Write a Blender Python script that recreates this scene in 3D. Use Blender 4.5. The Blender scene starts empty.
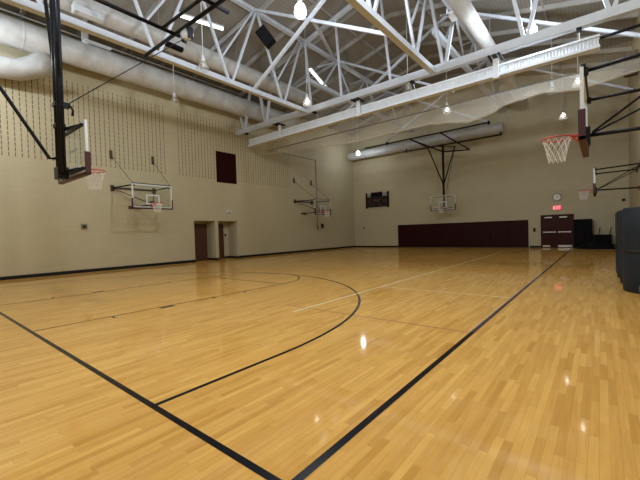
import bpy, bmesh, math, random
from mathutils import Vector, Matrix, noise
random.seed(7)
SC = bpy.context.scene
COL = SC.collection
PI = math.pi
V = Vector

# ------------------------------------------------------------------ measured room
XL, XR, YF, YB = -8.96, 10.4, -4.0, 26.15
RIDGE_X, RIDGE_Z, SLOPE = 0.72, 12.7, 0.23
def deck_z(x): return RIDGE_Z - SLOPE * abs(x - RIDGE_X)

# ------------------------------------------------------------------ materials
def new_mat(name):
    m = bpy.data.materials.new(name); m.use_nodes = True
    nt = m.node_tree; nt.nodes.clear()
    out = nt.nodes.new('ShaderNodeOutputMaterial')
    return m, nt, out
def pbsdf(nt, out, col, rough, metal=0.0, spec=0.5):
    b = nt.nodes.new('ShaderNodeBsdfPrincipled')
    b.inputs['Base Color'].default_value = (*col, 1); b.inputs['Roughness'].default_value = rough
    b.inputs['Metallic'].default_value = metal; b.inputs['Specular IOR Level'].default_value = spec
    nt.links.new(b.outputs[0], out.inputs[0]); return b
def geo_xyz(nt):
    g = nt.nodes.new('ShaderNodeNewGeometry'); s = nt.nodes.new('ShaderNodeSeparateXYZ')
    nt.links.new(g.outputs['Position'], s.inputs[0]); return g, s
def math_node(nt, op, a, b=None, c=None):
    n = nt.nodes.new('ShaderNodeMath'); n.operation = op
    for i, v in enumerate((a, b, c)):
        if v is None: continue
        if isinstance(v, (int, float)): n.inputs[i].default_value = v
        else: nt.links.new(v, n.inputs[i])
    return n.outputs[0]
def noise_node(nt, vec, scale, detail=3.0, rough=0.5):
    n = nt.nodes.new('ShaderNodeTexNoise'); n.inputs['Scale'].default_value = scale
    n.inputs['Detail'].default_value = detail; n.inputs['Roughness'].default_value = rough
    nt.links.new(vec, n.inputs['Vector']); return n
def mixc(nt, fac, a, b, mode='MIX'):
    n = nt.nodes.new('ShaderNodeMix'); n.data_type = 'RGBA'; n.blend_type = mode
    for s, v in ((0, fac), (6, a), (7, b)):
        if isinstance(v, (int, float)): n.inputs[s].default_value = v
        elif isinstance(v, tuple): n.inputs[s].default_value = (*v, 1)
        else: nt.links.new(v, n.inputs[s])
    return n.outputs[2]
def plain(name, col, rough=0.5, metal=0.0, var=0.12, scale=3.0, spec=0.5):
    """painted / metal surface with a slight mottled variation"""
    m, nt, out = new_mat(name); b = pbsdf(nt, out, col, rough, metal, spec)
    g = nt.nodes.new('ShaderNodeNewGeometry')
    n = noise_node(nt, g.outputs['Position'], scale)
    d = tuple(c * (1 - var) for c in col); l = tuple(min(1, c * (1 + var)) for c in col)
    nt.links.new(mixc(nt, n.outputs['Fac'], d, l), b.inputs['Base Color']); return m
def emit(name, col, s):
    m, nt, out = new_mat(name); e = nt.nodes.new('ShaderNodeEmission')
    e.inputs[0].default_value = (*col, 1); e.inputs[1].default_value = s
    nt.links.new(e.outputs[0], out.inputs[0]); return m
def veil(name, col, alpha, rough=0.8, folds=0.0, glossy=0.0):
    """see-through cloth or clear plastic: alpha mix of transparent and a surface"""
    m, nt, out = new_mat(name)
    t = nt.nodes.new('ShaderNodeBsdfTransparent')
    b = nt.nodes.new('ShaderNodeBsdfPrincipled'); b.inputs['Base Color'].default_value = (*col, 1)
    b.inputs['Roughness'].default_value = rough; b.inputs['Specular IOR Level'].default_value = glossy
    mx = nt.nodes.new('ShaderNodeMixShader'); mx.inputs[0].default_value = alpha
    nt.links.new(t.outputs[0], mx.inputs[1]); nt.links.new(b.outputs[0], mx.inputs[2])
    if folds > 0:
        g, s = geo_xyz(nt)
        n = noise_node(nt, g.outputs['Position'], 1.3, 4.0, 0.6)
        f = math_node(nt, 'MULTIPLY_ADD', n.outputs['Fac'], folds * 2, alpha - folds)
        nt.links.new(f, mx.inputs[0])
    nt.links.new(mx.outputs[0], out.inputs[0]); return m
def glass(name, tint=(0.93, 0.95, 0.95)):
    m, nt, out = new_mat(name)
    t = nt.nodes.new('ShaderNodeBsdfTransparent'); t.inputs[0].default_value = (*tint, 1)
    g = nt.nodes.new('ShaderNodeBsdfGlossy'); g.inputs['Roughness'].default_value = 0.02
    mx = nt.nodes.new('ShaderNodeMixShader'); mx.inputs[0].default_value = 0.06
    nt.links.new(t.outputs[0], mx.inputs[1]); nt.links.new(g.outputs[0], mx.inputs[2])
    nt.links.new(mx.outputs[0], out.inputs[0]); return m

WALL_COL = (0.525, 0.469, 0.320)
def wall_mat(name, axis, slots=False):
    """painted concrete block; the left wall has columns of acoustic slots in its upper courses"""
    m, nt, out = new_mat(name); b = pbsdf(nt, out, WALL_COL, 0.6, 0, 0.3)
    g, s = geo_xyz(nt)
    u = s.outputs[axis]; z = s.outputs['Z']
    cmb = nt.nodes.new('ShaderNodeCombineXYZ'); nt.links.new(u, cmb.inputs[0]); nt.links.new(z, cmb.inputs[1])
    br = nt.nodes.new('ShaderNodeTexBrick'); nt.links.new(cmb.outputs[0], br.inputs['Vector'])
    br.inputs['Scale'].default_value = 1.0; br.inputs['Brick Width'].default_value = 0.406; br.inputs['Row Height'].default_value = 0.203
    br.inputs['Mortar Size'].default_value = 0.006; br.inputs['Mortar Smooth'].default_value = 0.3
    br.inputs['Color1'].default_value = (*[c * 0.985 for c in WALL_COL], 1); br.inputs['Color2'].default_value = (*[c * 1.02 for c in WALL_COL], 1)
    br.inputs['Mortar'].default_value = (*[c * 0.92 for c in WALL_COL], 1)
    n = noise_node(nt, g.outputs['Position'], 0.5, 4.0)
    var = mixc(nt, n.outputs['Fac'], (0.93, 0.93, 0.93), (1.05, 1.05, 1.04))
    col = mixc(nt, 1.0, br.outputs['Color'], var, 'MULTIPLY')
    bp = nt.nodes.new('ShaderNodeBump'); bp.inputs['Strength'].default_value = 0.25; bp.inputs['Distance'].default_value = 0.004
    inv = math_node(nt, 'SUBTRACT', 1.0, br.outputs['Fac']); nt.links.new(inv, bp.inputs['Height'])
    nt.links.new(bp.outputs[0], b.inputs['Normal'])
    if slots:
        fu = math_node(nt, 'FRACT', math_node(nt, 'DIVIDE', math_node(nt, 'ADD', u, 100.03), 0.2032))
        mu = math_node(nt, 'LESS_THAN', math_node(nt, 'ABSOLUTE', math_node(nt, 'SUBTRACT', fu, 0.5)), 0.070)
        fz = math_node(nt, 'FRACT', math_node(nt, 'DIVIDE', math_node(nt, 'ADD', z, 0.02), 0.2032))
        mz = math_node(nt, 'LESS_THAN', fz, 0.80)
        hi = math_node(nt, 'GREATER_THAN', z, 4.84)
        gap = math_node(nt, 'GREATER_THAN', math_node(nt, 'ABSOLUTE', math_node(nt, 'SUBTRACT', u, 8.36)), 0.36)
        end = math_node(nt, 'MULTIPLY', math_node(nt, 'LESS_THAN', u, 17.6), math_node(nt, 'LESS_THAN', z, 8.42))
        k = mu
        for q in (mz, hi, gap, end): k = math_node(nt, 'MULTIPLY', k, q)
        col = mixc(nt, k, col, (0.11, 0.065, 0.032))
    nt.links.new(col, b.inputs['Base Color']); return m

def floor_mat():
    m, nt, out = new_mat('maple_floor')
    # oiled wood under a clear varnish
    df = nt.nodes.new('ShaderNodeBsdfDiffuse'); gl = nt.nodes.new('ShaderNodeBsdfGlossy'); gl.inputs['Roughness'].default_value = 0.06
    fr = nt.nodes.new('ShaderNodeFresnel'); fr.inputs[0].default_value = 1.45
    ms = nt.nodes.new('ShaderNodeMixShader'); nt.links.new(math_node(nt, 'MINIMUM', fr.outputs[0], 0.57), ms.inputs[0])
    nt.links.new(df.outputs[0], ms.inputs[1]); nt.links.new(gl.outputs[0], ms.inputs[2]); nt.links.new(ms.outputs[0], out.inputs[0])
    g, s = geo_xyz(nt)
    cmb = nt.nodes.new('ShaderNodeCombineXYZ'); nt.links.new(s.outputs['Y'], cmb.inputs[0]); nt.links.new(s.outputs['X'], cmb.inputs[1])
    br = nt.nodes.new('ShaderNodeTexBrick'); nt.links.new(cmb.outputs[0], br.inputs['Vector'])
    br.offset = 0.37; br.offset_frequency = 2; br.squash = 0.75; br.squash_frequency = 3
    br.inputs['Scale'].default_value = 1.0; br.inputs['Brick Width'].default_value = 0.62; br.inputs['Row Height'].default_value = 0.057
    br.inputs['Mortar Size'].default_value = 0.0011; br.inputs['Mortar Smooth'].default_value = 0.2; br.inputs['Bias'].default_value = 0.0
    br.inputs['Color1'].default_value = (0.0, 0.0, 0.0, 1); br.inputs['Color2'].default_value = (1, 1, 1, 1); br.inputs['Mortar'].default_value = (0.5, 0.5, 0.5, 1)
    ramp = nt.nodes.new('ShaderNodeValToRGB'); nt.links.new(br.outputs['Color'], ramp.inputs[0])
    e = ramp.color_ramp.elements
    e[0].position = 0.0; e[0].color = (0.700, 0.375, 0.090, 1); e[1].position = 1.0; e[1].color = (0.930, 0.565, 0.165, 1)
    for pos, c in ((0.15, (0.780, 0.430, 0.112, 1)), (0.55, (0.845, 0.480, 0.133, 1)), (0.85, (0.880, 0.515, 0.145, 1))):
        q = ramp.color_ramp.elements.new(pos); q.color = c
    # long grain streaks inside every board
    mp = nt.nodes.new('ShaderNodeMapping'); mp.inputs['Scale'].default_value = (30, 1.6, 1)
    nt.links.new(g.outputs['Position'], mp.inputs['Vector'])
    gr = noise_node(nt, mp.outputs[0], 1.0, 5.0, 0.65)
    gcol = mixc(nt, gr.outputs['Fac'], (0.74, 0.71, 0.66), (1.17, 1.18, 1.20))
    col = mixc(nt, 1.0, ramp.outputs[0], gcol, 'MULTIPLY')
    big = noise_node(nt, g.outputs['Position'], 0.35, 3.0)
    col = mixc(nt, 1.0, col, mixc(nt, big.outputs['Fac'], (0.93, 0.92, 0.90), (1.06, 1.06, 1.06)), 'MULTIPLY')
    seam = math_node(nt, 'MULTIPLY', br.outputs['Fac'], 0.35)
    col = mixc(nt, seam, col, (0.16, 0.075, 0.025))
    nt.links.new(col, df.inputs['Color'])
    return m

def deck_mat():
    m, nt, out = new_mat('roof_deck'); b = pbsdf(nt, out, (0.3, 0.29, 0.27), 0.6, 0.0, 0.3)
    g, s = geo_xyz(nt)
    f = math_node(nt, 'FRACT', math_node(nt, 'DIVIDE', math_node(nt, 'ADD', s.outputs['X'], 50.0), 0.15))
    rib = math_node(nt, 'LESS_THAN', f, 0.3)
    n = noise_node(nt, g.outputs['Position'], 1.2, 5.0)
    base = mixc(nt, n.outputs['Fac'], (0.27, 0.255, 0.23), (0.36, 0.345, 0.315))
    nt.links.new(mixc(nt, math_node(nt, 'MULTIPLY', rib, 0.25), base, (0.12, 0.11, 0.10)), b.inputs['Base Color']); return m

def duct_mat():
    m, nt, out = new_mat('spiral_duct'); b = pbsdf(nt, out, (0.55, 0.54, 0.52), 0.38, 0.0, 0.5)
    g = nt.nodes.new('ShaderNodeNewGeometry')
    n = noise_node(nt, g.outputs['Position'], 1.7, 6.0, 0.65)
    r = nt.nodes.new('ShaderNodeValToRGB'); nt.links.new(n.outputs['Fac'], r.inputs[0])
    r.color_ramp.elements[0].position = 0.28; r.color_ramp.elements[0].color = (0.44, 0.44, 0.43, 1)
    r.color_ramp.elements[1].position = 0.62; r.color_ramp.elements[1].color = (0.57, 0.585, 0.60, 1)
    nt.links.new(r.outputs[0], b.inputs['Base Color']); return m

M = {
 'wall_left': wall_mat('block_wall_slotted', 'Y', True), 'wall_side': wall_mat('block_wall_side', 'Y'), 'wall_end': wall_mat('block_wall_end', 'X'),
 'floor': floor_mat(), 'deck': deck_mat(), 'duct': duct_mat(),
 'steel': plain('white_painted_steel', (0.57, 0.62, 0.72), 0.45), 'joist': plain('grey_painted_joist', (0.42, 0.415, 0.40), 0.5),
 'white': plain('white_enamel', (0.70, 0.745, 0.82), 0.35, var=0.04), 'black': plain('black_painted_steel', (0.007, 0.008, 0.013), 0.42, var=0.3, spec=0.2),
 'matt_black': plain('matt_black', (0.005, 0.005, 0.006), 0.8, var=0.4, spec=0.15), 'rubber': plain('black_rubber_base', (0.009, 0.008, 0.008), 0.5, spec=0.2),
 'maroon': plain('maroon_padding', (0.052, 0.008, 0.016), 0.45), 'maroon_wall': plain('maroon_wall_vinyl', (0.024, 0.0028, 0.0034), 0.5, spec=0.12),
 'maroon_door': plain('maroon_door_paint', (0.042, 0.005, 0.0048), 0.42, spec=0.15), 'brown_door': plain('stained_wood_door', (0.085, 0.030, 0.014), 0.4, var=0.3, scale=6),
 'chrome': plain('brushed_steel', (0.65, 0.65, 0.64), 0.3, 0.85), 'grey': plain('grey_plastic', (0.28, 0.27, 0.25), 0.5),
 'orange': plain('orange_rim_paint', (0.55, 0.045, 0.018), 0.4), 'cord': plain('white_net_cord', (0.75, 0.74, 0.70), 0.8),
 'glass': glass('backboard_glass'), 'slate': plain('slate_blue_vinyl', (0.020, 0.026, 0.037), 0.6, var=0.2, spec=0.2),
 'strap': plain('black_strap', (0.006, 0.006, 0.007), 0.7), 'blue': plain('blue_vinyl', (0.055, 0.10, 0.19), 0.45),
 'tape_black': plain('black_court_paint', (0.005, 0.005, 0.009), 0.25, var=0.25, spec=0.2), 'tape_brown': plain('thin_maroon_court_paint', (0.090, 0.035, 0.020), 0.2),
 'tape_yellow': plain('cream_court_paint', (0.95, 0.80, 0.46), 0.2, var=0.06), 'tape_pink': plain('faded_red_court_paint', (0.50, 0.22, 0.115), 0.2),
 'tape_purple': plain('purple_court_paint', (0.060, 0.028, 0.050), 0.2), 'tape_pale': plain('pale_court_paint', (0.55, 0.42, 0.33), 0.2),
 'brownmetal': plain('bronze_bracket', (0.055, 0.030, 0.018), 0.5), 'conduit': plain('dull_conduit', (0.20, 0.165, 0.11), 0.5),
 'bulb_dim': emit('weak_bulb', (1.0, 0.95, 0.86), 25.0), 'tube_on': emit('lit_linear_tube', (0.93, 1.0, 0.97), 3.0),
 'refractor': veil('clear_acrylic_refractor', (0.80, 0.82, 0.83), 0.30, 0.15, 0.0, 0.6),
 'veil': veil('white_mesh_curtain', (0.72, 0.70, 0.64), 0.20, 0.9, 0.10), 'vinyl': plain('white_curtain_vinyl', (0.60, 0.645, 0.71), 0.5),
 'exit_face': emit('exit_face', (1.0, 0.10, 0.14), 1.1), 'exit_letter': emit('exit_letters', (1.0, 0.42, 0.42), 1.6),
 'clockface': plain('clock_face', (0.75, 0.75, 0.72), 0.4), 'lens': plain('dark_display', (0.012, 0.009, 0.010), 0.25, var=0.4, scale=9),
}
LAMP_WATTS = 450.0
def glowing(name, col, s):
    """lit acrylic refractor: glows and lets its bulb's light through"""
    m, nt, out = new_mat(name); e = nt.nodes.new('ShaderNodeEmission'); t = nt.nodes.new('ShaderNodeBsdfTransparent'); a = nt.nodes.new('ShaderNodeAddShader')
    e.inputs[0].default_value = (*col, 1); e.inputs[1].default_value = s
    nt.links.new(e.outputs[0], a.inputs[0]); nt.links.new(t.outputs[0], a.inputs[1]); nt.links.new(a.outputs[0], out.inputs[0]); return m
M['lamp_low'] = glowing('weak_lamp_refractor', (1.0, 0.96, 0.86), 1.0)
M['lamp_on'] = glowing('lit_lamp_refractor', (0.92, 0.965, 1.0), 6.0)

# ------------------------------------------------------------------ mesh building
class MB:
    def __init__(s): s.bm = bmesh.new()
    def box(s, c, d, rot=None, bevel=0.0):
        r = bmesh.ops.create_cube(s.bm, size=1.0)
        mt = Matrix.Translation(c) @ ((rot or Matrix.Identity(3)).to_4x4()) @ Matrix.Diagonal((*d, 1))
        bmesh.ops.transform(s.bm, matrix=mt, verts=r['verts'])
        if bevel > 0:
            es = {e for v in r['verts'] for e in v.link_edges}
            bmesh.ops.bevel(s.bm, geom=list(es), offset=bevel, segments=2, affect='EDGES', profile=0.5)
        return s
    def span(s, a, b, bevel=0.0):
        a, b = V(a), V(b); return s.box((a + b) / 2, [abs(x) for x in (b - a)], None, bevel)
    def bar(s, p, q, w, h, bevel=0.0):
        p, q = V(p), V(q); d = q - p; L = d.length; d.normalize()
        up = V((0, 0, 1)) if abs(d.z) < 0.95 else V((0, 1, 0))
        x = d.cross(up).normalized(); z = x.cross(d)
        return s.box((p + q) / 2, (w, L, h), Matrix((x, d, z)).transposed(), bevel)
    def tube(s, pts, r, n=8, closed=False, cap=True):
        pts = [V(p) for p in pts]; rings = []; N = len(pts)
        for i, p in enumerate(pts):
            a = pts[(i - 1) % N] if (closed or i > 0) else p
            b = pts[(i + 1) % N] if (closed or i < N - 1) else p
            d = (b - a).normalized()
            up = V((0, 0, 1)) if abs(d.z) < 0.9 else V((0, 1, 0))
            x = d.cross(up).normalized(); y = x.cross(d)
            rr = r[i] if isinstance(r, (list, tuple)) else r
            rings.append([s.bm.verts.new(p + x * math.cos(2 * PI * k / n) * rr + y * math.sin(2 * PI * k / n) * rr) for k in range(n)])
        for i in range(N if closed else N - 1):
            A, B = rings[i], rings[(i + 1) % N]
            for k in range(n):
                f = s.bm.faces.new((A[k], A[(k + 1) % n], B[(k + 1) % n], B[k])); f.smooth = n > 4
        if cap and not closed:
            s.bm.faces.new(list(reversed(rings[0]))); s.bm.faces.new(rings[-1])
        return s
    def lathe(s, prof, c=(0, 0, 0), n=20, axis='Z', cap=True, sharp=False):
        c = V(c); rings = []
        for r, h in prof:
            ring = []
            for k in range(n):
                a = 2 * PI * k / n; u, w = r * math.cos(a), r * math.sin(a)
                o = {'Z': (u, w, h), 'Y': (u, h, w), 'X': (h, u, w)}[axis]
                ring.append(s.bm.verts.new(c + V(o)))
            rings.append(ring)
        for A, B in zip(rings, rings[1:]):
            for k in range(n):
                f = s.bm.faces.new((A[k], A[(k + 1) % n], B[(k + 1) % n], B[k])); f.smooth = True
        if sharp:
            for R_ in rings:
                for k in range(n):
                    e = s.bm.edges.get((R_[k], R_[(k + 1) % n]))
                    if e: e.smooth = False
        if cap: s.bm.faces.new(list(reversed(rings[0]))); s.bm.faces.new(rings[-1])
        return s
    def grid(s, f, nu, nv):
        vs = [[s.bm.verts.new(f(i / nu, j / nv)) for j in range(nv + 1)] for i in range(nu + 1)]
        for i in range(nu):
            for j in range(nv):
                q = s.bm.faces.new((vs[i][j], vs[i + 1][j], vs[i + 1][j + 1], vs[i][j + 1])); q.smooth = True
        return s
    def ngon(s, pts, thick):
        lo = [s.bm.verts.new(V(p)) for p in pts]; hi = [s.bm.verts.new(V(p) + V(thick)) for p in pts]
        s.bm.faces.new(lo); s.bm.faces.new(list(reversed(hi))); n = len(pts)
        for k in range(n): s.bm.faces.new((lo[k], hi[k], hi[(k + 1) % n], lo[(k + 1) % n]))
        return s
    def build(s, name, mat, parent=None, xf=None):
        if xf is not None: bmesh.ops.transform(s.bm, matrix=xf, verts=s.bm.verts)
        bmesh.ops.recalc_face_normals(s.bm, faces=s.bm.faces)
        me = bpy.data.meshes.new(name); s.bm.to_mesh(me); s.bm.free()
        me.materials.append(M[mat] if isinstance(mat, str) else mat)
        o = bpy.data.objects.new(name, me); COL.objects.link(o)
        if parent is not None:
            o.parent = parent
        return o
def tag(o, label, cat, group=None):
    o['label'] = label; o['category'] = cat
    if group: o['group'] = group
    return o
def thing(name, label, cat, loc=(0, 0, 0), rz=0.0, group=None):
    o = bpy.data.objects.new(name, None); o.empty_display_size = 0.2; COL.objects.link(o)
    o.location = loc; o.rotation_euler = (0, 0, rz); return tag(o, label, cat, group)
def struct(name, mb, mat, parent=None):
    o = mb.build(name, mat, parent)
    o['kind'] = 'structure'
    return o
def dup(root, loc=None, rz=None, label=None):
    def cp(o, par):
        c = o.copy(); COL.objects.link(c)
        if par is not None: c.parent = par
        for ch in [k for k in COL.objects if k.parent == o]: cp(ch, c)
        return c
    r = cp(root, None)
    if loc is not None: r.location = loc
    if rz is not None: r.rotation_euler = (0, 0, rz)
    if label: r['label'] = label
    return r

# ------------------------------------------------------------------ room shell
fl = struct('floor', MB().span((XL - 1.3, YF - .2, -0.15), (XR + .2, YB + .2, 0)), 'floor')
wl = MB()
HT = 10.44
OP = [(9.55, 10.94), (11.15, 12.55)]; OZ = 2.36; RX = -9.9
for a, b in ((YF, OP[0][0]), (OP[0][1], OP[1][0]), (OP[1][1], YB)): wl.span((XL - .2 if b - a > 1 else RX, a, 0), (XL, b, OZ))
wl.span((XL - .2, YF, OZ), (XL, 11.16, HT)); wl.span((XL - .2, 12.65, OZ), (XL, YB, HT))
wl.span((XL - .2, 11.16, OZ), (XL, 12.65, 4.71)); wl.span((XL - .2, 11.16, 6.6), (XL, 12.65, HT))
wl.span((RX - .1, 9.2, 0), (RX, 12.9, OZ + .1))                       # back of the two alcoves
wl.span((RX, 9.2, OZ), (XL - .2, 12.9, OZ + .1))
for y0, y1 in ((9.35, 9.55), (12.55, 12.75)): wl.span((RX, y0, 0), (XL - .2, y1, OZ))
struct('wall_left', wl, 'wall_left')
struct('wall_right', MB().span((XR, YF, 0), (XR + .2, YB, 10.44)), 'wall_side')
def gable(y0, y1): return MB().ngon([(XL - .2, y0, 0), (XR + .2, y0, 0), (XR + .2, y0, deck_z(XR + .2)), (RIDGE_X, y0, RIDGE_Z), (XL - .2, y0, deck_z(XL - .2))], (0, y1 - y0, 0))
struct('wall_back', gable(YB, YB + .2), 'wall_end')
struct('wall_front', gable(YF - .2, YF), 'wall_end')
ce = MB()
ce.ngon([(XL - .2, YF - .2, deck_z(XL - .2)), (RIDGE_X, YF - .2, RIDGE_Z), (XR + .2, YF - .2, deck_z(XR + .2)), (XR + .2, YF - .2, deck_z(XR + .2) + .1), (RIDGE_X, YF - .2, RIDGE_Z + .1), (XL - .2, YF - .2, deck_z(XL - .2) + .1)], (0, YB - YF + .4, 0))
deck = struct('ceiling', ce, 'deck')
y = -3.4
while y < YB - .3:
    for sx in (-1, 1):
        xe = XL if sx < 0 else XR
        mb = MB(); mb.bar((xe, y, deck_z(xe) - .11), (RIDGE_X, y, RIDGE_Z - .11), .10, .20); struct('joist', mb, 'joist', deck)
    y += 1.87
for x in (-6.6, -1.2, 2.6, 7.2):
    struct('bridging', MB().bar((x, YF, deck_z(x) - .1), (x, YB, deck_z(x) - .1), .06, .10), 'joist', deck)
# base trim, skipping the alcoves, the wall padding and the doors
for i, (a, b) in enumerate(((YF, 9.55), (12.55, YB - .0)), 1):
    struct('baseboard_left' if i == 1 else 'baseboard_left.001', MB().span((XL, a, 0), (XL + .015, b, .14)), 'rubber')
ab = MB().span((RX, 12.14, 0), (RX + .015, 12.55, .12)); ab.span((RX, 12.535, 0), (XL, 12.55, .12)); ab.span((RX, 10.925, 0), (XL, 10.94, .12)); ab.span((XL, 10.94, 0), (XL + .015, 11.15, .12))
struct('trim_1', ab, 'rubber')
bb = MB()
for a, b in ((XL, -4.53), (5.27, 5.93), (7.74, XR)): bb.span((a, YB - .015, 0), (b, YB, .12))
struct('baseboard_back', bb, 'rubber')
struct('baseboard_right', MB().span((XR - .015, YF, 0), (XR, YB, .12)), 'rubber')

# ------------------------------------------------------------------ court paint (thin films on the boards, part of the floor)
def strip(name, mat, pts, w, z):
    mb = MB(); L = []; N = len(pts)
    for i in range(N):
        a = V(pts[max(i - 1, 0)]); b = V(pts[min(i + 1, N - 1)]); d = (b - a).normalized(); nrm = V((-d.y, d.x))
        p = V(pts[i]); L.append((mb.bm.verts.new((*(p + nrm * w / 2), z)), mb.bm.verts.new((*(p - nrm * w / 2), z))))
    for (a, b), (c, d) in zip(L, L[1:]): mb.bm.faces.new((a, b, d, c))
    o = mb.build(name, mat, fl)
    o['kind'] = 'structure'; return o
XS = 7.66
def arc(cx, cy, r, a0, a1, n=64): return [(cx + r * math.cos(math.radians(a0 + (a1 - a0) * i / n)), cy + r * math.sin(math.radians(a0 + (a1 - a0) * i / n))) for i in range(n + 1)]
for sgn, y0 in ((1, 0.0), (-1, 25.6)):
    strip('end_line', 'tape_black', [(-XS, y0), (XS + .03, y0)], .055, .0020)
    strip('three_point_line', 'tape_black', [(-6.02, y0)] + [(x, y0 + sgn * (1.6 + yy)) for x, yy in arc(0, 0, 6.02, 180, 0)] + [(6.02, y0)], .05, .0024)
    for x in (-1.83, 1.83):
        strip('lane_line', 'tape_brown', [(x, y0), (x, y0 + sgn * 5.79)], .04, .0022)
        for dy, ln in ((1.2, .05), (2.25, .30), (3.4, .05), (4.3, .05)):
            strip('lane_block', 'tape_brown', [(x + math.copysign(.09, x) - .085, y0 + sgn * dy), (x + math.copysign(.09, x) + .085, y0 + sgn * dy)], ln, .0026)
    strip('free_throw_line', 'tape_brown', [(-1.83, y0 + sgn * 5.79), (1.83, y0 + sgn * 5.79)], .04, .0023)
    strip('free_throw_circle', 'tape_brown', [(x, y0 + sgn * (5.79 + yy)) for x, yy in arc(0, 0, 1.83, 180, 0, 40)], .045, .0025)
strip('side_line', 'tape_black', [(XS, 0), (XS, 25.6)], .06, .0020); strip('side_line', 'tape_black', [(-XS, 0), (-XS, 25.6)], .05, .0020)
strip('side_line_overlay', 'tape_purple', [(XS, 3.7), (XS, 11.0)], .056, .0028)
strip('side_line_edge', 'tape_pale', [(XS - .036, 3.7), (XS - .036, 13.0)], .016, .0029)
strip('volleyball_side_line', 'tape_yellow', [(4.58, 3.3), (4.58, 21.8)], .06, .0032)
strip('volleyball_side_line', 'tape_yellow', [(-4.58, 3.3), (-4.58, 21.8)], .03, .0018)
strip('cross_court_line', 'tape_pink', [(4.0, 3.7), (7.62, 3.68)], .035, .0018)
strip('cross_court_line', 'tape_yellow', [(4.6, 6.68), (7.62, 6.64)], .04, .0018)
strip('cross_court_line', 'tape_yellow', [(4.6, 15.6), (7.62, 15.6)], .03, .0018)

# ------------------------------------------------------------------ doors, shutter and wall padding
d1 = struct('door_1', MB().span((5.99, YB - .04, 0.01), (6.815, YB - .001, 2.10)).span((6.845, YB - .04, 0.01), (7.67, YB - .001, 2.10)), 'maroon_door')
fr = MB().span((5.93, YB - .06, 0), (5.99, YB - .001, 2.17)).span((7.67, YB - .06, 0), (7.74, YB - .001, 2.17)).span((5.99, YB - .06, 2.10), (7.67, YB - .001, 2.17)).span((6.815, YB - .055, .01), (6.845, YB - .02, 2.1))
struct('door_frame', fr, 'maroon_door', d1)
for x0 in (6.05, 6.87):
    pb = MB().span((x0 + .02, YB - .13, 1.00), (x0 + .72, YB - .08, 1.06), .01); pb.span((x0 + .04, YB - .13, .98), (x0 + .1, YB - .04, 1.08)); pb.span((x0 + .64, YB - .13, .98), (x0 + .7, YB - .04, 1.08)); struct('panic_bar', pb, 'chrome', d1)
    struct('door_closer', MB().span((x0 + .10, YB - .10, 1.96), (x0 + .52, YB - .04, 2.03), .01), 'chrome', d1)
struct('kick_plate', MB().span((6.88, YB - .046, .04), (7.63, YB - .04, .17)), 'chrome', d1)
struct('kick_plate', MB().span((6.03, YB - .046, .06), (6.44, YB - .04, .15)), 'chrome', d1)
d2 = struct('door_2', MB().span((RX, 9.62, .01), (RX + .05, 10.925, 2.14)), 'brown_door')
struct('door_frame', MB().span((RX, 9.56, 0), (RX + .07, 9.62, 2.2)).span((RX, 9.56, 2.14), (RX + .07, 10.93, 2.2)), 'brown_door', d2)
struct('door_handle', MB().tube([(RX + .05, 9.75, 1.0), (RX + .11, 9.75, 1.0), (RX + .11, 9.87, 1.0)], .012), 'chrome', d2)
d3 = struct('door_3', MB().span((RX, 11.16, .01), (RX + .05, 12.08, 2.14)), 'brown_door')
struct('door_frame', MB().span((RX, 12.08, 0), (RX + .07, 12.14, 2.2)).span((RX, 11.16, 2.14), (RX + .07, 12.14, 2.2)), 'brown_door', d3)
tag(MB().span((RX, 12.26, 1.42), (RX + .05, 12.36, 1.56), .008).build('wall_switch', 'matt_black'), 'small black box on the pale back of the right-hand wall alcove', 'switch')

sh = thing('shutter', 'dark maroon roll shutter closing an opening high on the left wall', 'shutter', (XL, 11.9, 4.71))
MB().span((-.16, -.70, .03), (-.12, .71, 1.86)).build('shutter_panel', 'maroon_wall', sh)
f = MB().span((-.19, -.74, 0), (.005, -.70, 1.89)).span((-.19, .71, 0), (.005, .75, 1.89)).span((-.19, -.70, 0), (.02, .71, .03)).span((-.19, -.70, 1.86), (.005, .71, 1.89))
f.build('shutter_frame', 'maroon_door', sh)

wp = thing('wall_padding', 'long dark maroon safety padding along the foot of the back wall', 'padding', (.35, YB, 0))
nP = 8; W = 9.72 / nP
for k in range(nP):
    x0 = -4.86 + k * W
    MB().span((x0 + .004, -.06, .06), (x0 + W - .004, -.002, 1.90), .012).build('pad_panel', 'maroon_wall', wp)
MB().span((-4.86, -.03, 0), (4.86, -.002, .06)).build('base_rail', 'rubber', wp)

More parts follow.
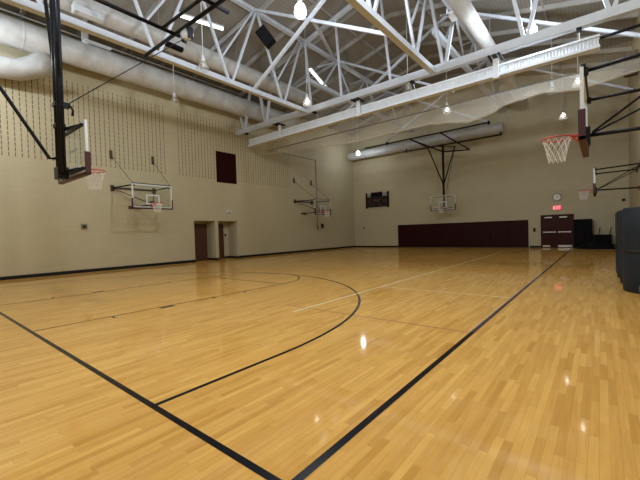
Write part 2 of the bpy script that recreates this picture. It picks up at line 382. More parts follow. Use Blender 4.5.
# ------------------------------------------------------------------ basketball hoops
# local frame: board in the XZ plane at y = 0, players on the -y side, z is height above the floor
def net_mesh(r0, r1, h, n=12):
    mb = MB()
    for sgn in (1, -1):
        for k in range(n):
            pts = []
            for j in range(8):
                t = j / 7; r = r0 + (r1 - r0) * (t ** .75); a = 2 * PI * (k / n + sgn * t * 2.0 / n)
                pts.append((r * math.cos(a), r * math.sin(a), -h * t))
            mb.tube(pts, .0055, 4, cap=False)
    return mb
def hoop_head(root, xf, fw=.05, zb=2.86, H=1.07, W=1.83, rz=3.05, pad='maroon'):
    w2 = W / 2; zt = zb + H
    bd = MB().span((-w2 + .03, -.012, zb + .03), (w2 - .03, .0, zt - .03)).build('backboard', 'glass', root, xf)
    fr = MB()
    fr.span((-w2, -.02, zt - fw), (w2, .03, zt)); fr.span((-w2, -.02, zb), (w2, .03, zb + .05))
    fr.span((-w2, -.02, zb + .05), (-w2 + fw, .03, zt - .05)); fr.span((w2 - fw, -.02, zb + .05), (w2, .03, zt - .05))
    fr.build('backboard_frame', 'white', root, xf)
    sq = MB()
    for a, b in (((-.305, zb + .16), (-.255, zb + .61)), ((.255, zb + .16), (.305, zb + .61)), ((-.255, zb + .56), (.255, zb + .61)), ((-.255, zb + .16), (.255, zb + .21))):
        sq.span((a[0], -.018, a[1]), (b[0], -.0125, b[1]))
    sq.build('target_square', 'white', bd, xf)
    pd = MB()
    pd.span((-w2 - .02, -.05, zb - .05), (w2 + .02, .05, zb + .012), .01)
    for s in (-1, 1): pd.span((s * (w2 - .03), -.05, zb - .05), (s * (w2 + .02), .05, zb + .42), .01)
    pd.build('edge_padding', pad, root, xf)
    rm = MB(); cy = -.40
    rm.tube([(.2286 * math.cos(2 * PI * k / 32), cy + .2286 * math.sin(2 * PI * k / 32), rz) for k in range(32)], .013, 8, closed=True)
    rm.span((-.09, -.06, rz - .16), (.09, -.02, rz + .03)); rm.span((-.085, cy + .225, rz - .012), (.085, -.05, rz + .012))
    rm.bar((-.07, -.05, rz - .13), (-.06, cy + .23, rz - .012), .012, .02); rm.bar((.07, -.05, rz - .13), (.06, cy + .23, rz - .012), .012, .02)
    r = rm.build('rim', 'orange', root, xf)
    nm = net_mesh(.222, .125, .41); bmesh.ops.translate(nm.bm, vec=(0, cy, rz - .012), verts=nm.bm.verts)
    nm.build('net', 'cord', root, xf)
def I4(): return Matrix.Identity(4)

# wall-hung side hoops: reach = distance from the board to the wall behind it
def wall_hoop(label, loc, rz, reach, cables=True, fw=.05):
    root = thing('wall_basketball_hoop', label, 'basketball hoop', loc, rz, 'side basketball hoops hung from the walls')
    hoop_head(root, I4(), fw, zb=2.84)
    for s in (-1, 1):
        mb = MB().tube([(s * .99, reach - .03, 3.90), (s * .82, .06, 3.86)], .03)
        mb.span((s * .82 - .05, .03, 3.80), (s * .82 + .05, .09, 3.90)); mb.build('upper_arm', 'black', root)
    mb = MB().tube([(-1.02, reach - .035, 3.90), (1.02, reach - .035, 3.90)], .045)
    for s in (-1, 1): mb.span((s * .99 - .08, reach - .06, 3.74), (s * .99 + .08, reach, 4.02))
    mb.build('wall_bar', 'brownmetal', root)
    mb = MB().tube([(0, reach - .04, 2.99), (0, .08, 3.02)], .032); mb.span((-.09, .03, 2.86), (.09, .09, 3.16)); mb.build('lower_arm', 'black', root)
    MB().span((-.30, reach - .06, 2.93), (.30, reach, 3.05)).build('wall_bracket', 'brownmetal', root)
    for s in (-1, 1):
        MB().tube([(s * .97, reach - .04, 3.86), (s * .05, .12, 3.06)], .018).build('diagonal_brace', 'black', root)
        if not cables: continue
        a = MB().span((s * .99 - .06, reach - .05, 5.26), (s * .99 + .06, reach, 5.66)).build('cable_anchor', 'brownmetal', root)
        MB().tube([(s * .99, reach - .05, 5.40), (s * .86, .02, 3.93)], .010, 5).build('support_cable', 'black', a)
    MB().span((-.9, -.0, 3.90), (.9, .06, 3.95)).build('top_rail', 'black', root)
    return root
wall_hoop('wall-hung glass basketball hoop on the left wall, left of the two alcoves', (-7.03, 6.33, 0), PI / 2, -XL - 7.03)
wall_hoop('small far basketball hoop on the left wall near the back corner', (-7.03, 18.98, 0), PI / 2, -XL - 7.03, True, .022)
wall_hoop('nearest right-hand hoop, seen edge-on with maroon padding and white net', (8.87, 6.33, 0), -PI / 2, XR - 8.87, False)
wall_hoop('small edge-on hoop on long arms, farther along the right side below the near hoop', (8.87, 19.0, 0), -PI / 2, XR - 8.87, False)

# near ceiling-hung hoop, board facing away from the camera (+Y)
nh = thing('ceiling_basketball_hoop', 'large near glass hoop on a black mast hanging from the ceiling, upper left', 'basketball hoop', (0, 1.22, 0), PI, 'main basketball hoops hung from the roof')
XFn = Matrix.Rotation(-PI, 4, 'Z') @ Matrix.Translation((0, -1.22, 0))      # world -> local of the near hoop
hoop_head(nh, I4(), zb=2.86)
def nb(mb, name, mat, par=None): return mb.build(name, mat, par or nh, XFn)
m1 = MB().tube([(0, 1.0, 2.86), (.08, 1.0, 7.75)], .095, 12); m1.span((-.13, .90, 2.80), (.13, 1.10, 3.05)); m1.span((-.11, .91, 4.36), (.11, 1.09, 4.44)); m1.span((-.11, .91, 3.90), (.11, 1.09, 3.98)); nb(m1, 'mast', 'black')
nb(MB().tube([(.13, .98, 2.90), (.24, .98, 7.75)], .06), 'mast_tube', 'black')
nb(MB().tube([(-.08, 1.0, 4.9), (-.80, 1.0, 7.75)], .04), 'side_brace', 'black'); nb(MB().tube([(.2, .98, 4.9), (.33, .95, 7.75)], .035), 'side_brace', 'black')
nb(MB().tube([(0, .92, 3.24), (0, .80, 3.22), (0, .05, 4.52), (0, -1.86, 7.8)], .035), 'rear_brace', 'black')
mb = MB()
for z in (3.86, 2.96): mb.bar((-.75, 1.19, z), (.75, 1.19, z), .05, .06); mb.bar((0, 1.03, z), (.6, 1.18, z), .05, .06); mb.bar((0, 1.03, z), (-.6, 1.18, z), .05, .06)
mb.bar((0, 1.03, 2.96), (0, 1.03, 3.86), .06, .06); nb(mb, 'board_bracket', 'black')
nb(MB().tube([(-3.35, 4.41, 7.8), (2.6, 4.48, 7.8)], .055), 'roof_pipe', 'black'); nb(MB().tube([(-1.15, 4.02, 7.8), (2.6, 4.10, 7.8)], .045), 'roof_pipe', 'black')
for x in (-1.2, .9): nb(MB().tube([(x, -1.9, 7.8), (x, 4.6 if x < 0 else 4.9, 7.8)], .055), 'frame_arm', 'black')
nb(MB().tube([(-1.25, 1.0, 7.76), (1.0, 1.0, 7.76)], .055), 'frame_arm', 'black'); nb(MB().tube([(-1.3, -1.86, 7.8), (1.2, -1.86, 7.8)], .055), 'roof_pipe', 'black')
for x, yy in ((-3.1, 4.41), (2.5, 4.48), (-1.2, -1.8), (.9, -1.8)): nb(MB().span((x - .05, yy - .05, 7.72), (x + .05, yy + .05, 7.93 if x in (-3.1,) else 8.0)), 'pipe_clamp', 'black')
wn = MB().lathe([(.05, -.13), (.15, -.12), (.15, .12), (.05, .13)], (-.62, 4.5, 7.60), 16, 'X'); w_ = nb(wn, 'winch', 'white'); nb(MB().span((-.80, 4.40, 7.68), (-.44, 4.60, 7.76)).span((-.82, 4.42, 7.42), (-.78, 4.58, 7.76)).span((-.46, 4.42, 7.42), (-.42, 4.58, 7.76)), 'winch_bracket', 'black', w_)
nb(MB().tube([(-.66, 4.45, 7.48), (.16, 1.12, 4.40)], .012, 5), 'hoist_cable', 'black')
hk = MB().span((.08, 1.02, 4.32), (.22, 1.16, 4.42)); hk.tube([(.2, 1.12, 4.37), (.26, 1.16, 4.33), (.29, 1.18, 4.24), (.27, 1.17, 4.14)], .025); nb(hk, 'cable_hook', 'black')

# far ceiling-hung hoop on the back wall side, board facing the camera (-Y)
fh = thing('ceiling_basketball_hoop', 'far glass hoop on a black ceiling mast before the back wall', 'basketball hoop', (0, 24.4, 0), 0, 'main basketball hoops hung from the roof')
XFf = Matrix.Translation((0, -24.4, 0))
hoop_head(fh, I4(), .022, zb=2.86)
def fb(mb, name, mat, par=None): return mb.build(name, mat, par or fh, XFf)
fm = MB().tube([(.04, 24.55, 2.9), (.04, 24.55, 7.65)], .085, 10); fm.span((-.14, 24.42, 2.86), (.2, 24.6, 3.1)); fb(fm, 'mast', 'black')
fb(MB().tube([(.0, 24.55, 4.8), (-1.08, 24.55, 7.62), (-1.2, 23.6, 7.75), (-1.27, 21.7, 7.8)], .045), 'side_brace', 'black'); fb(MB().tube([(.08, 24.55, 4.8), (.9, 24.55, 7.4)], .045), 'side_brace', 'black')
fb(MB().tube([(.2, 24.5, 4.0), (.92, 24.5, 7.35)], .018, 5), 'hoist_cable', 'brownmetal')
fb(MB().tube([(-1.27, 21.7, 7.8), (.05, 24.55, 7.15)], .05), 'frame_arm', 'black'); fb(MB().tube([(.9, 21.7, 7.8), (1.95, 24.5, 6.98)], .05), 'frame_arm', 'black'); fb(MB().tube([(.05, 24.55, 7.15), (1.95, 24.5, 6.98)], .05), 'frame_arm', 'black'); fb(MB().tube([(-.3, 24.55, 7.62), (.95, 24.55, 7.4)], .035), 'frame_arm', 'black')
fb(MB().tube([(-4.9, 21.7, 7.8), (3.95, 21.6, 7.8)], .05), 'roof_pipe', 'black'); fb(MB().tube([(-3.2, 24.85, 7.75), (3.9, 25.0, 7.75)], .045), 'roof_pipe', 'black')
for x in (-3.0, 3.85):
    for ya, yc in ((21.6, 21.74), (24.85, 25.0)): fb(MB().span((x - .04, ya, 7.7), (x + .04, yc, 7.92)), 'pipe_clamp', 'black')
mb = MB()
for z in (3.82, 2.98): mb.bar((-.7, 24.45, z), (.7, 24.45, z), .05, .05)
mb.bar((0, 24.47, 2.98), (0, 24.47, 3.82), .05, .05); fb(mb, 'board_bracket', 'black')

# ------------------------------------------------------------------ roof steel
ZB = 7.9; ZT = 11.55
P0, DP = 1.62, 3.13
def y_truss(x, y0, y1, label, zb=ZB):
    t = thing('roof_truss', label, 'truss', (x, (y0 + y1) / 2, zb), 0, 'white steel roof trusses')
    xf = Matrix.Translation((-x, -(y0 + y1) / 2, -zb))
    MB().bar((x, y0, zb), (x, y1, zb), .22, .20).build('bottom_chord', 'steel', t, xf)
    MB().bar((x, y0, ZT), (x, y1, ZT), .20, .16).build('top_chord', 'steel', t, xf)
    k = -3
    while P0 + k * DP < y1 + DP:
        yb = P0 + k * DP; yt = yb + DP / 2
        for ya, yc in ((yb, yt), (yb + DP, yt)):
            if ya < y0 - .01 or ya > y1 + .01 or yc < y0 or yc > y1: continue
            MB().bar((x, ya + (.10 if ya < yc else -.10), zb + .1), (x, yc + (-.08 if ya < yc else .08), ZT - .08), .09, .09).build('web_strut', 'steel', t, xf)
        if y0 < yb - .4 and yb < y1 and y0 < yt < y1:
            MB().bar((x, yb - .35, zb + 1.0), (x, yt - .25, ZT - .1), .07, .07).build('web_strut', 'steel', t, xf)
        k += 1
    return t
y_truss(-3.0, YF, 12.66, 'near lengthwise white truss left of centre, carrying the small black speaker')
y_truss(3.85, YF, 12.66, 'near lengthwise white truss right of centre, meeting the cross beam from above', 7.86)
y_truss(-3.0, 12.94, YB, 'far lengthwise white truss left of centre, behind the cross beam', 9.6)
y_truss(3.85, 12.94, YB, 'far lengthwise white truss right of centre, behind the curtain', 9.6)
xt = thing('cross_beam', 'long white beam crossing the whole gym above the rolled curtain', 'beam', (.7, 12.8, 7.9))
xfx = Matrix.Translation((-.7, -12.8, -7.9))
MB().bar((XL + .01, 12.8, 7.93), (XR - .01, 12.8, 7.93), .24, .30).build('bottom_chord', 'steel', xt, xfx)
for a, b in ((-8.8, RIDGE_X), (RIDGE_X, 10.2)): MB().bar((a, 12.8, deck_z(a) - .32), (b, 12.8, deck_z(b) - .32), .18, .18).build('top_chord', 'steel', xt, xfx)
def webx(a, b, w=.12): MB().bar((a[0], 12.8, a[1]), (b[0], 12.8, b[1]), w, w).build('web_strut', 'steel', xt, xfx)
for xb in (4.28, 7.1, 9.4, -6.2, -8.2):
    for dx in (-.62, .70): webx((xb + math.copysign(.06, dx), 8.06), (xb + dx, deck_z(xb + dx) - .38))
for xa, xb_ in ((-.75, -1.0), (-2.7, -3.0), (1.9, 1.5)): webx((xa, 8.06), (xb_, deck_z(xb_) - .38), .09)
def sway(yy, label):
    t = thing('sway_brace', label, 'brace', (.43, yy, 9.8), 0, 'white cross bracing between the roof trusses')
    xf = Matrix.Translation((-.43, -yy, -9.8))
    for a, b in (((-2.92, 8.0), (3.78, ZT)), ((-2.92, ZT), (3.78, 7.9)), ((3.92, ZT), (XR - .045, 8.0)), ((-3.08, ZT - .1), (-6.3, 10.9))):
        hx = -1 if a[0] < 0 else 1
        MB().bar((a[0], yy + (.07 if a[1] > 9 else -.07), a[1]), (b[0], yy + (.07 if a[1] > 9 else -.07), b[1]), .11, .11).build('brace_strut', 'steel', t, xf)
sway(9.2 - .02, 'crossed white roof braces meeting behind the bright hanging lamp at top centre')
sway(9.18 + 2 * DP, 'crossed white roof braces just beyond the cross beam')
sway(9.18 + 4 * DP, 'farthest crossed white roof braces near the back wall')
MB_ = MB().bar((.43, 9.2, 9.82), (-2.95, 15.4, ZT), .11, .11).build('roof_strut', 'steel'); tag(MB_, 'single white strut running back from the crossed braces beside the bright lamp', 'strut')

# ------------------------------------------------------------------ divider curtain gathered under the cross beam
cu = thing('divider_curtain', 'gathered white divider curtain with draped mesh below the cross beam', 'curtain', (.5, 13.2, 7.0))
xfc = Matrix.Translation((-.5, -13.2, -7.0))
CX0, CX1 = -8.2, 9.12
def tray_z(x): return 7.12 + .006 * (x + 8)
tr = MB().bar((CX0, 13.2, 7.08), (CX1, 13.2, 7.16), .30, .09); tr.build('bottom_rail', 'white', cu, xfc)
MB().bar((CX0, 13.2, 7.44), (CX1, 13.2, 7.52), .20, .07).build('top_rail', 'white', cu, xfc)
NF = 400
def folds(u, v):
    x = CX0 + .03 + (CX1 - CX0 - .06) * u
    amp = .012 * (1 - .4 * abs(v - .5)) * (0.75 + .5 * noise.noise((x * 2.1, 0, 3)))
    ph = (x / .095) * 2 * PI + .8 * noise.noise((x * 1.3, v, 0))
    return V((x, 13.12 + amp * math.sin(ph), 7.11 + (7.46 - 7.11) * v))
MB().grid(folds, 1500, 3).build('gathered_folds', 'vinyl', cu, xfc)
for x in (-5.3, .05, 6.1):
    h = MB().span((x - .07, 12.70, 7.74), (x + .07, 13.26, 7.80)).span((x - .20, 12.66, 7.72), (x - .13, 13.30, 7.78)).span((x + .13, 12.66, 7.72), (x + .20, 13.30, 7.78))
    hh = h.build('beam_clamp', 'black', cu, xfc)
    MB().span((x - .10, 12.99, 7.02), (x + .10, 13.03, 7.74)).build('hanger_strap', 'white', hh, xfc)
for x in (-8.0, -2.5, 2.9, 8.6):
    h = MB().span((x - .07, 12.70, 7.70), (x + .07, 12.92, 7.80)); hh = h.build('beam_clamp', 'black', cu, xfc)
    MB().tube([(x, 12.95, 7.72), (x, 13.1, 7.5)], .015, 6).build('hanger_rod', 'white', hh, xfc)
MB().tube([(-8.85, 15.5, 7.32), (10.3, 15.6, 7.32)], .035).build('lift_pipe', 'black', cu, xfc)
MB().tube([(9.12, 13.2, 7.45), (10.38, 13.2, 7.5)], .05).build('end_pipe', 'black', cu, xfc)
sag = [(-8.6, 6.75), (-5.12, 6.53), (-1.15, 6.27), (2.5, 6.30), (3.4, 6.24), (4.74, 6.03), (5.57, 6.18), (6.07, 6.42), (7.31, 6.53), (8.54, 6.36), (10.3, 6.55)]
def sagz(x):
    for (a, za), (b, zb_) in zip(sag, sag[1:]):
        if a <= x <= b:
            t = (x - a) / (b - a); t = t * t * (3 - 2 * t); return za + (zb_ - za) * t
    return sag[-1][1] if x > 0 else sag[0][1]
def drape(u, v):
    x = -8.55 + (10.3 + 8.55) * u
    zs = sagz(x); n = noise.noise((x * .9, v * 2, 0)); n2 = noise.noise((x * 3.1 + v * 2, v * 1.5, 5))
    if v < .5:
        t = v / .5; yy = 13.34 + 1.16 * t; z = 7.15 + (zs - 7.15) * (t ** 1.4)
    else:
        t = (v - .5) / .5; yy = 14.5 + 1.0 * t; z = zs + (7.30 - zs) * (t ** 1.5)
    w = math.sin(PI * v)
    return V((x, yy + .12 * n * w, z + (.07 * n + .035 * n2) * w))
MB().grid(drape, 220, 22).build('mesh_drape', 'veil', cu, xfc)
def sheen_band(u, v):
    p = drape(u, .5 + (v - .5) * .07); return p + V((0, 0, -.02))
MB().grid(sheen_band, 220, 2).build('sag_sheen', veil('sag_sheen_cloth', (0.80, 0.79, 0.74), 0.42, 0.9, 0.1), cu, xfc)  # paler strip: the sag bottom's brightness at grazing view, put into its colour

# ------------------------------------------------------------------ ducts
def duct_profile(L, r, step=3.0, taper=True):
    pr = [(r * .96, 0)]; yy = 0
    while yy < L - .05:
        nx = min(yy + step, L)
        pr += [(r, yy + .01), (r, nx - .05), (r * 1.012, nx - .045), (r * 1.012, nx - .005)]
        yy = nx
    pr.append((r * .96, L)); return pr
def duct(label, a, axis, L, r):
    t = thing('air_duct', label, 'duct', a, 0, 'round air ducts under the roof')
    MB().lathe(duct_profile(L, r), (0, 0, 0), 48, axis, True, True).build('duct_tube', 'duct', t)
    return t
D1 = duct('thick pale duct along the left wall above the slotted blocks', (-7.95, YF + .05, 9.29), 'Y', 20.6, .515)
el = MB().tube([(-.35, .5, -1.30), (-.35, 5.3, -1.27), (-.35, 5.9, -1.2), (-.30, 6.4, -.95), (-.18, 6.8, -.5)], [.40, .40, .40, .42, .42], 24)
el.build('duct_branch', 'duct', D1)
MB().span((.30, 7.95, .46), (.50, 8.95, .52)).span((.28, 7.88, .38), (.34, 8.12, .92)).build('register', 'white', D1)
for yy in (2.0, 6.0, 10.0, 14.0): MB().tube([(0, yy, .50), (0, yy, 1.34)], .012, 5).build('hanger_rod', 'joist', D1)
D2 = duct('narrower pale duct seen above the left truss', (-5.3, YF + .05, 9.88), 'Y', 19.0, .38)
MB().span((.24, 6.85, -.52), (.46, 7.75, -.30)).span((.20, 6.80, -.56), (.50, 6.86, -.26)).build('register', 'white', D2)
g2 = MB().span((.22, 10.0, -.38), (.42, 10.85, -.24))
g2.build('register', 'matt_black', D2)
for yy in (2.0, 6.0, 10.0, 14.0): MB().tube([(0, yy, .37), (0, yy, 1.38)], .012, 5).build('hanger_rod', 'joist', D2)
D3 = duct('pale duct at top right, passing over the cross beam', (5.25, YF + .05, 9.48), 'Y', 28.3, .30)
MB().span((-.46, 15.6, -.22), (-.22, 16.2, -.16)).span((-.46, 15.55, -.22), (-.40, 15.7, -.04)).build('register', 'white', D3)
for yy in (2.0, 8.0, 14.0, 20.0, 26.0): MB().tube([(0, yy, .29), (0, yy, 2.1)], .012, 5).build('hanger_rod', 'joist', D3)
D4 = duct('dull duct running along the top of the back wall', (-8.9, 25.45, 8.32), 'X', 12.8, .37)
for xx in (1.5, 6.0, 11.0): MB().tube([(xx, 0, .36), (xx, 0, deck_z(xx - 8.9) - 8.34)], .012, 5).build('hanger_rod', 'joist', D4)
for z, n in ((10.08, 0), (9.88, 1)):
    tag(MB().tube([(-8.05, YF, z), (-8.05, 12.6, z)], .035).build('ceiling_pipe', 'white'), 'upper of two thin white pipes above the thick left duct' if n == 0 else 'lower of two thin white pipes above the thick left duct', 'pipe')

# ------------------------------------------------------------------ lamps
def lamp_parts(root, z, state, x):
    h = deck_z(x) - .02 - z
    MB().tube([(0, 0, .36), (0, 0, h)], .014, 6).build('stem', 'white', root)
    MB().lathe([(.02, .40), (.06, .38), (.07, .24), (.085, .18), (.06, .17)], n=16).build('socket', 'white', root)
    if state in ('on', 'low'):
        MB().lathe([(.07, .17), (.12, .14), (.16, .06), (.175, -.06), (.165, -.14), (.11, -.2), (.03, -.22)], n=20).build('refractor', 'lamp_on' if state == 'on' else 'lamp_low', root)
        L = bpy.data.lights.new('lamp_light', 'POINT'); L.energy = LAMP_WATTS * (.2 if state == 'low' else 1); L.color = (0.89, 0.955, 1.0); L.shadow_soft_size = .14
        lo = bpy.data.objects.new('lamp_light', L); COL.objects.link(lo); lo.parent = root; lo.location = (0, 0, -.06)
    else:
        MB().lathe([(.075, .17), (.13, .10), (.19, -.03), (.22, -.14), (.225, -.16)], n=20, cap=False).build('refractor', 'refractor', root)
        MB().lathe([(.01, .10), (.05, .06), (.06, 0), (.045, -.05), (.01, -.07)], n=12).build('bulb', 'bulb_dim' if state == 'dim' else 'clockface', root)
LAMPS = [
 (2.30, 6.40, 8.0, 'on', 'very bright hanging lamp at top centre beside the crossed braces'),
 (7.26, 13.05, 8.35, 'on', 'bright hanging lamp glowing over the cross beam, upper right'),
 (8.33, 18.68, 8.0, 'dim', 'bright hanging lamp partly hidden by the edge-on backboard at right'),
 (-6.62, 23.42, 8.0, 'low', 'hanging lamp near the back left corner, before the back duct'),
 (7.38, 24.22, 8.0, 'dim', 'small hanging lamp above the near right rim'),
 (-2.72, 6.41, 8.0, 'off', 'unlit clear lamp below the left truss, near the winch'),
 (-6.75, 7.43, 8.0, 'off', 'unlit clear lamp just below the thick left duct'),
 (-2.26, 11.94, 8.0, 'dim', 'lamp at the left truss end, above the left beam clamp'),
 (2.23, 13.86, 8.0, 'off', 'clear unlit lamp just behind the middle of the cross beam'),
 (2.55, 18.15, 8.0, 'dim', 'small lamp seen through the mesh drape at centre'),
 (7.31, 18.95, 8.0, 'off', 'faint clear lamp left of the edge-on backboard, behind the mesh'),
]
for x, y_, z, st, lab in LAMPS:
    t = thing('pendant_lamp', lab, 'lamp', (x, y_, z), 0, 'pendant lamps over the court'); lamp_parts(t, z, st, x)
# the rest of the lamp grid, overhead and behind the camera
for x, y_ in ((7.3, 6.5), (7.3, .5), (2.3, .5), (-6.4, -.6)):
    t = thing('pendant_lamp', 'hanging gym lamp out of the photo, overhead or behind the camera', 'lamp', (x, y_, 8.0), 0, 'pendant lamps over the court'); lamp_parts(t, 8.0, 'on', x)
def linear(label, a, b):
    a, b = V(a), V(b); t = thing('linear_light', label, 'light', (a + b) / 2); xf = Matrix.Translation(-(a + b) / 2)
    MB().bar(a + V((0, 0, .07)), b + V((0, 0, .07)), .24, .05).build('housing', 'white', t, xf)
    MB().bar(a, b, .12, .08, .02).build('tube', 'tube_on', t, xf)
    for q in (a, b):
        qq = a + (b - a) * (.15 if q == a else .85); MB().tube([qq + V((0, 0, .1)), V((qq.x, qq.y, deck_z(qq.x) - .02))], .01, 5).build('hanger_rod', 'joist', t, xf)
linear('bright linear light high on the left between truss struts', (-5.0, 6.75, 11.02), (-4.2, 8.5, 10.85))
linear('bright linear light in the roof left of centre, beyond the truss', (-3.9, 14.2, 10.9), (-4.6, 16.6, 10.75))

# ------------------------------------------------------------------ speakers, signs, boxes
sp = thing('speaker', 'black loudspeaker hung tilted from the left roof truss', 'speaker', (-2.72, 9.72, 10.45), 0)
LA = (V((.777, .629, 0)) * .58 + V((0, 0, -.81))).normalized(); NA = V((.55, -.75, -.25)); NA = (NA - LA * NA.dot(LA)).normalized(); WA = NA.cross(LA)
RT = Matrix((NA, LA, WA)).transposed().to_4x4()
MB().box((0, 0, 0), (.40, .82, .52), None, .03).build('cabinet', 'matt_black', sp, RT)
MB().box((.205, 0, 0), (.02, .76, .46), None, .004).build('grille', 'black', sp, RT)
MB().bar((-.02, 0, .15), (-.2, .05, .45), .06, .06).build('bracket', 'black', sp)
sr = thing('speaker', 'dark speaker box high on the right wall', 'speaker', (XR - .004, 18.6, 8.05), 0)
MB().box((-.25, 0, .15), (.42, .6, .9), None, .03).build('cabinet', 'brownmetal', sr); MB().box((-.47, 0, .15), (.02, .52, .82)).build('grille', 'matt_black', sr); MB().span((-.06, -.1, .0), (0, .1, .3)).build('bracket', 'black', sr)

sb = thing('scoreboard', 'small dark scoreboard on the back wall near the left corner', 'scoreboard', (-6.44, YB, 3.55))
MB().span((-1.14, -.12, .05), (1.14, -.001, .96), .01).build('cabinet', 'lens', sb)
for s in (-1, 1): MB().span((s * 1.14, -.15, -.03), (s * 1.02, -.002, 1.34), .01).build('post', 'maroon_wall', sb)
MB().span((-.60, -.14, .98), (.50, -.002, 1.36), .01).build('header', 'matt_black', sb)
MB().span((-1.01, -.06, 1.0), (-.61, -.002, 1.26)).build('side_panel', 'grey', sb); MB().span((.51, -.06, 1.03), (1.01, -.002, 1.28)).build('side_panel', 'grey', sb)
for x, z, w in ((-.78, .55, .34), (.78, .55, .34), (0, .62, .6), (-.3, .24, .2), (.3, .24, .2)): MB().span((x - w / 2, -.128, z - .12), (x + w / 2, -.12, z + .12)).build('display_window', 'maroon', sb)

ck = thing('wall_clock', 'round grey-rimmed clock on the back wall above the exit sign', 'clock', (6.86, YB, 3.30))
MB().lathe([(.25, -.001), (.25, -.07), (.22, -.085), (.20, -.07), (.20, -.06)], n=32, axis='Y').build('rim', 'grey', ck)
MB().lathe([(.19, -.055), (.2, -.066)], n=32, axis='Y').build('face', 'clockface', ck)
hd = MB().bar((0, -.072, 0), (.02, -.072, .15), .008, .014).bar((0, -.072, 0), (-.09, -.072, .05), .008, .018); hd.build('hands', 'matt_black', ck)
ex = thing('exit_sign', 'glowing red exit sign above the maroon double doors', 'sign', (6.86, YB, 2.62))
MB().span((-.24, -.07, -.15), (.24, -.001, .15), .01).build('housing', 'grey', ex)
MB().span((-.225, -.075, -.135), (.225, -.07, .135)).build('face', 'exit_face', ex)
lt = MB(); y0 = -.079
def st(x0, z0, x1, z1, w=.022): lt.bar((x0, y0, z0), (x1, y0, z1), .006, w) if abs(z1 - z0) < 1e-6 else lt.bar((x0, y0, z0), (x1, y0, z1), w, .006)
for z in (-.09, 0, .09): st(-.19, z, -.115, z)
st(-.19, -.1, -.19, .1)
st(-.085, -.1, -.005, .1); st(-.085, .1, -.005, -.1)
st(.035, -.1, .035, .1)
st(.07, .09, .19, .09); st(.13, -.1, .13, .1)
lt.build('letters', 'exit_letter', ex)

def wall_box(name, label, cat, c, d, mat, mat2=None):
    t = thing(name, label, cat, c)
    MB().box((0, 0, 0), d, None, .008).build('plate', mat, t)
    i = min(range(3), key=lambda k: d[k]); n = [0, 0, 0]; s = 1 if (i == 0 and c[0] < 0) else -1; n[i] = s * d[i] * .6; dd = [x * .45 for x in d]; dd[i] = d[i] * .5
    MB().box(n, dd).build('button', mat2 or 'matt_black', t)
wall_box('wall_outlet', 'small brown box low on the left wall below the near net', 'outlet', (XL + .03, 4.11, 2.06), (.06, .24, .22), 'conduit')
wall_box('wall_outlet', 'small dark box on the left wall below the far hoop', 'outlet', (XL + .04, 21.24, 2.0), (.08, .30, .36), 'brownmetal')
wall_box('light_switch', 'small dark switch between the wall padding and the double doors', 'switch', (5.56, YB - .03, 1.20), (.16, .05, .26), 'brownmetal')
wall_box('wall_sensor', 'tiny dark sensor on the back wall above the rolled mats', 'sensor', (10.14, YB - .03, 2.86), (.16, .05, .16), 'brownmetal')
wall_box('emergency_light', 'small pale fixture on the left wall above the right alcove', 'light', (XL + .04, 11.95, 2.92), (.08, .34, .14), 'white', 'grey')
wall_box('wall_sensor', 'tiny dark knob beside the back left corner', 'sensor', (-7.9, YB - .03, 1.95 - .2), (.14, .05, .14), 'brownmetal')
cd = thing('conduit', 'thin pipe along the left wall that drops beside the far hoop', 'conduit', (XL + .001, 18, 1.9))
MB().tube([(.04, -2.7, 5.42), (.03, 2.62, 5.45)], .022, 6).build('pipe_run', 'conduit', cd)
MB().tube([(.03, 2.62, 5.45), (.03, 2.64, .05)], .022, 6).build('pipe_drop', 'conduit', cd)
MB().span((0, 2.55, -.2), (.06, 2.73, .1)).build('junction_box', 'conduit', cd)

# ------------------------------------------------------------------ things by the back right corner
cb = thing('cabinet', 'tall black covered cabinet right of the double doors', 'cabinet', (8.21, 25.72, 0))
MB().span((-.45, -.36, .06), (.45, .36, 1.80), .03).build('body', 'matt_black', cb)
MB().span((-.40, -.38, .12), (-.01, -.36, 1.70), .005).build('door', 'matt_black', cb); MB().span((.01, -.38, .12), (.40, -.36, 1.70), .005).build('door', 'matt_black', cb)
for x in (-.4, .4):
    for yy in (-.28, .28): MB().lathe([(.03, 0), (.03, .06)], (x, yy, 0), 10).build('foot', 'rubber', cb)
tb = thing('equipment_cart', 'low black cart with two upright posts beside the tall cabinet', 'cart', (9.13, 25.70, 0))
MB().span((-.45, -.34, .72), (.45, .34, .82), .01).span((-.43, -.32, .14), (.43, .32, .72), .01).build('body', 'matt_black', tb)
for p, q in (((-.16, 0, .82), (-.10, 0, 1.26)), ((.34, 0, .82), (.43, 0, 1.24))): MB().tube([p, q], .022).build('post', 'black', tb)
for x in (-.38, .38):
    for yy in (-.26, .26): MB().lathe([(.05, -.025), (.07, -.02), (.07, .02), (.05, .025)], (x, yy, .07), 14, 'Y').build('wheel', 'rubber', tb); MB().span((x - .02, yy - .04, .1), (x + .02, yy + .04, .15)).build('caster_fork', 'black', tb)
hp = MB()
def heap(u, v):
    a = 2 * PI * u; r = v
    x = math.cos(a) * r * 1.05; yy = math.sin(a) * r * .42
    z = .44 * max(0, 1 - r ** 2.2) ** .8 * (1 + .35 * noise.noise((x * 2.2, yy * 3, 1))) + .03 * noise.noise((x * 7, yy * 7, 0)) * (1 - r)
    return V((x, yy, max(0.0, z)))
hp.grid(heap, 48, 14)
o = hp.build('black_tarp', 'matt_black'); o.location = (8.98, 24.86, .002); tag(o, 'crumpled black cover heaped on the floor in front of the low cart', 'cover')

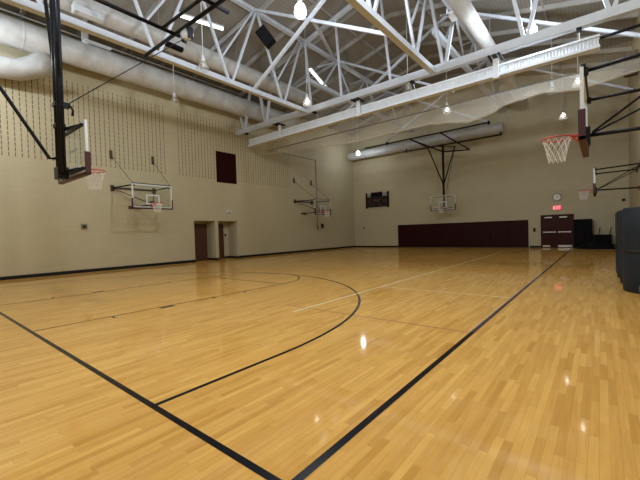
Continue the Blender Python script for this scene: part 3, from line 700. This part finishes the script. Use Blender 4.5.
rolls = [(9.91, 8.70, 'nearest of the tall slate-blue mat rolls standing at the right edge'), (9.90, 9.90, 'second slate-blue mat roll from the near end of the row'), (9.88, 11.0, 'third slate-blue mat roll from the near end of the row'), (9.88, 12.1, 'farthest slate-blue mat roll, nearest the back wall')]
for i, (x, y_, lab) in enumerate(rolls):
    t = thing('mat_roll', lab, 'mat', (x, y_, 0), random.uniform(-.5, .5), 'rolled mats along the right wall')
    hgt = 1.80 + (.0, -.01, .01, 0)[i]
    pr = [(.02, 0), (.44, 0), (.465, .03)] + [(.47, z) for z in (.3, .6, .80)] + [(.455, .87)] + [(.47, .96), (.47, 1.3), (.468, hgt - .04), (.44, hgt), (.02, hgt - .02)]
    MB().lathe(pr, n=36).build('roll', 'slate', t)
    MB().lathe([(.462, .83), (.475, .84), (.475, .90), (.462, .91)], n=36, cap=False).build('strap', 'strap', t)
    MB().box((-.49, .05, .87), (.05, .10, .07), None, .01).build('buckle', 'strap', t)
o = MB().lathe([(.005, 0)] + [(.17 * math.sin(PI * k / 12), .17 - .17 * math.cos(PI * k / 12)) for k in range(1, 12)] + [(.005, .34)], n=24).build('ball', 'blue'); o.location = (9.82, 7.86, 0); tag(o, 'blue ball on the floor before the nearest mat roll, at the right edge', 'ball')

# ------------------------------------------------------------------ camera, world
cam = bpy.data.cameras.new('camera'); co = bpy.data.objects.new('camera', cam); COL.objects.link(co); SC.camera = co
FPX, YAW, PITCH, ROLL = 347.97, 0.6801, -0.0217, -0.0307
cam.sensor_fit = 'HORIZONTAL'; cam.sensor_width = 36.0; cam.lens = FPX * 36.0 / 640.0; cam.clip_start = .05; cam.clip_end = 200
d = V((-math.sin(YAW) * math.cos(PITCH), math.cos(YAW) * math.cos(PITCH), math.sin(PITCH))); r = V((math.cos(YAW), math.sin(YAW), 0)); u = r.cross(d)
r2 = math.cos(ROLL) * r + math.sin(ROLL) * u; u2 = math.cos(ROLL) * u - math.sin(ROLL) * r
mw = Matrix((r2, u2, -d)).transposed().to_4x4(); mw.translation = V((9.0871, -1.3976, 1.4746)); co.matrix_world = mw
w = bpy.data.worlds.new('world'); SC.world = w; w.use_nodes = True
w.node_tree.nodes['Background'].inputs[0].default_value = (.5, .55, .6, 1); w.node_tree.nodes['Background'].inputs[1].default_value = 0.02
vs = SC.view_settings; vs.view_transform = 'Standard'; vs.look = 'None'; vs.gamma = 1.0; vs.use_curve_mapping = False; vs.exposure = 0.0
SC.cycles.max_bounces = 8; SC.cycles.diffuse_bounces = 4; SC.cycles.transparent_max_bounces = 24; SC.cycles.caustics_reflective = False; SC.cycles.caustics_refractive = False
SC.cycles.sample_clamp_indirect = 8.0
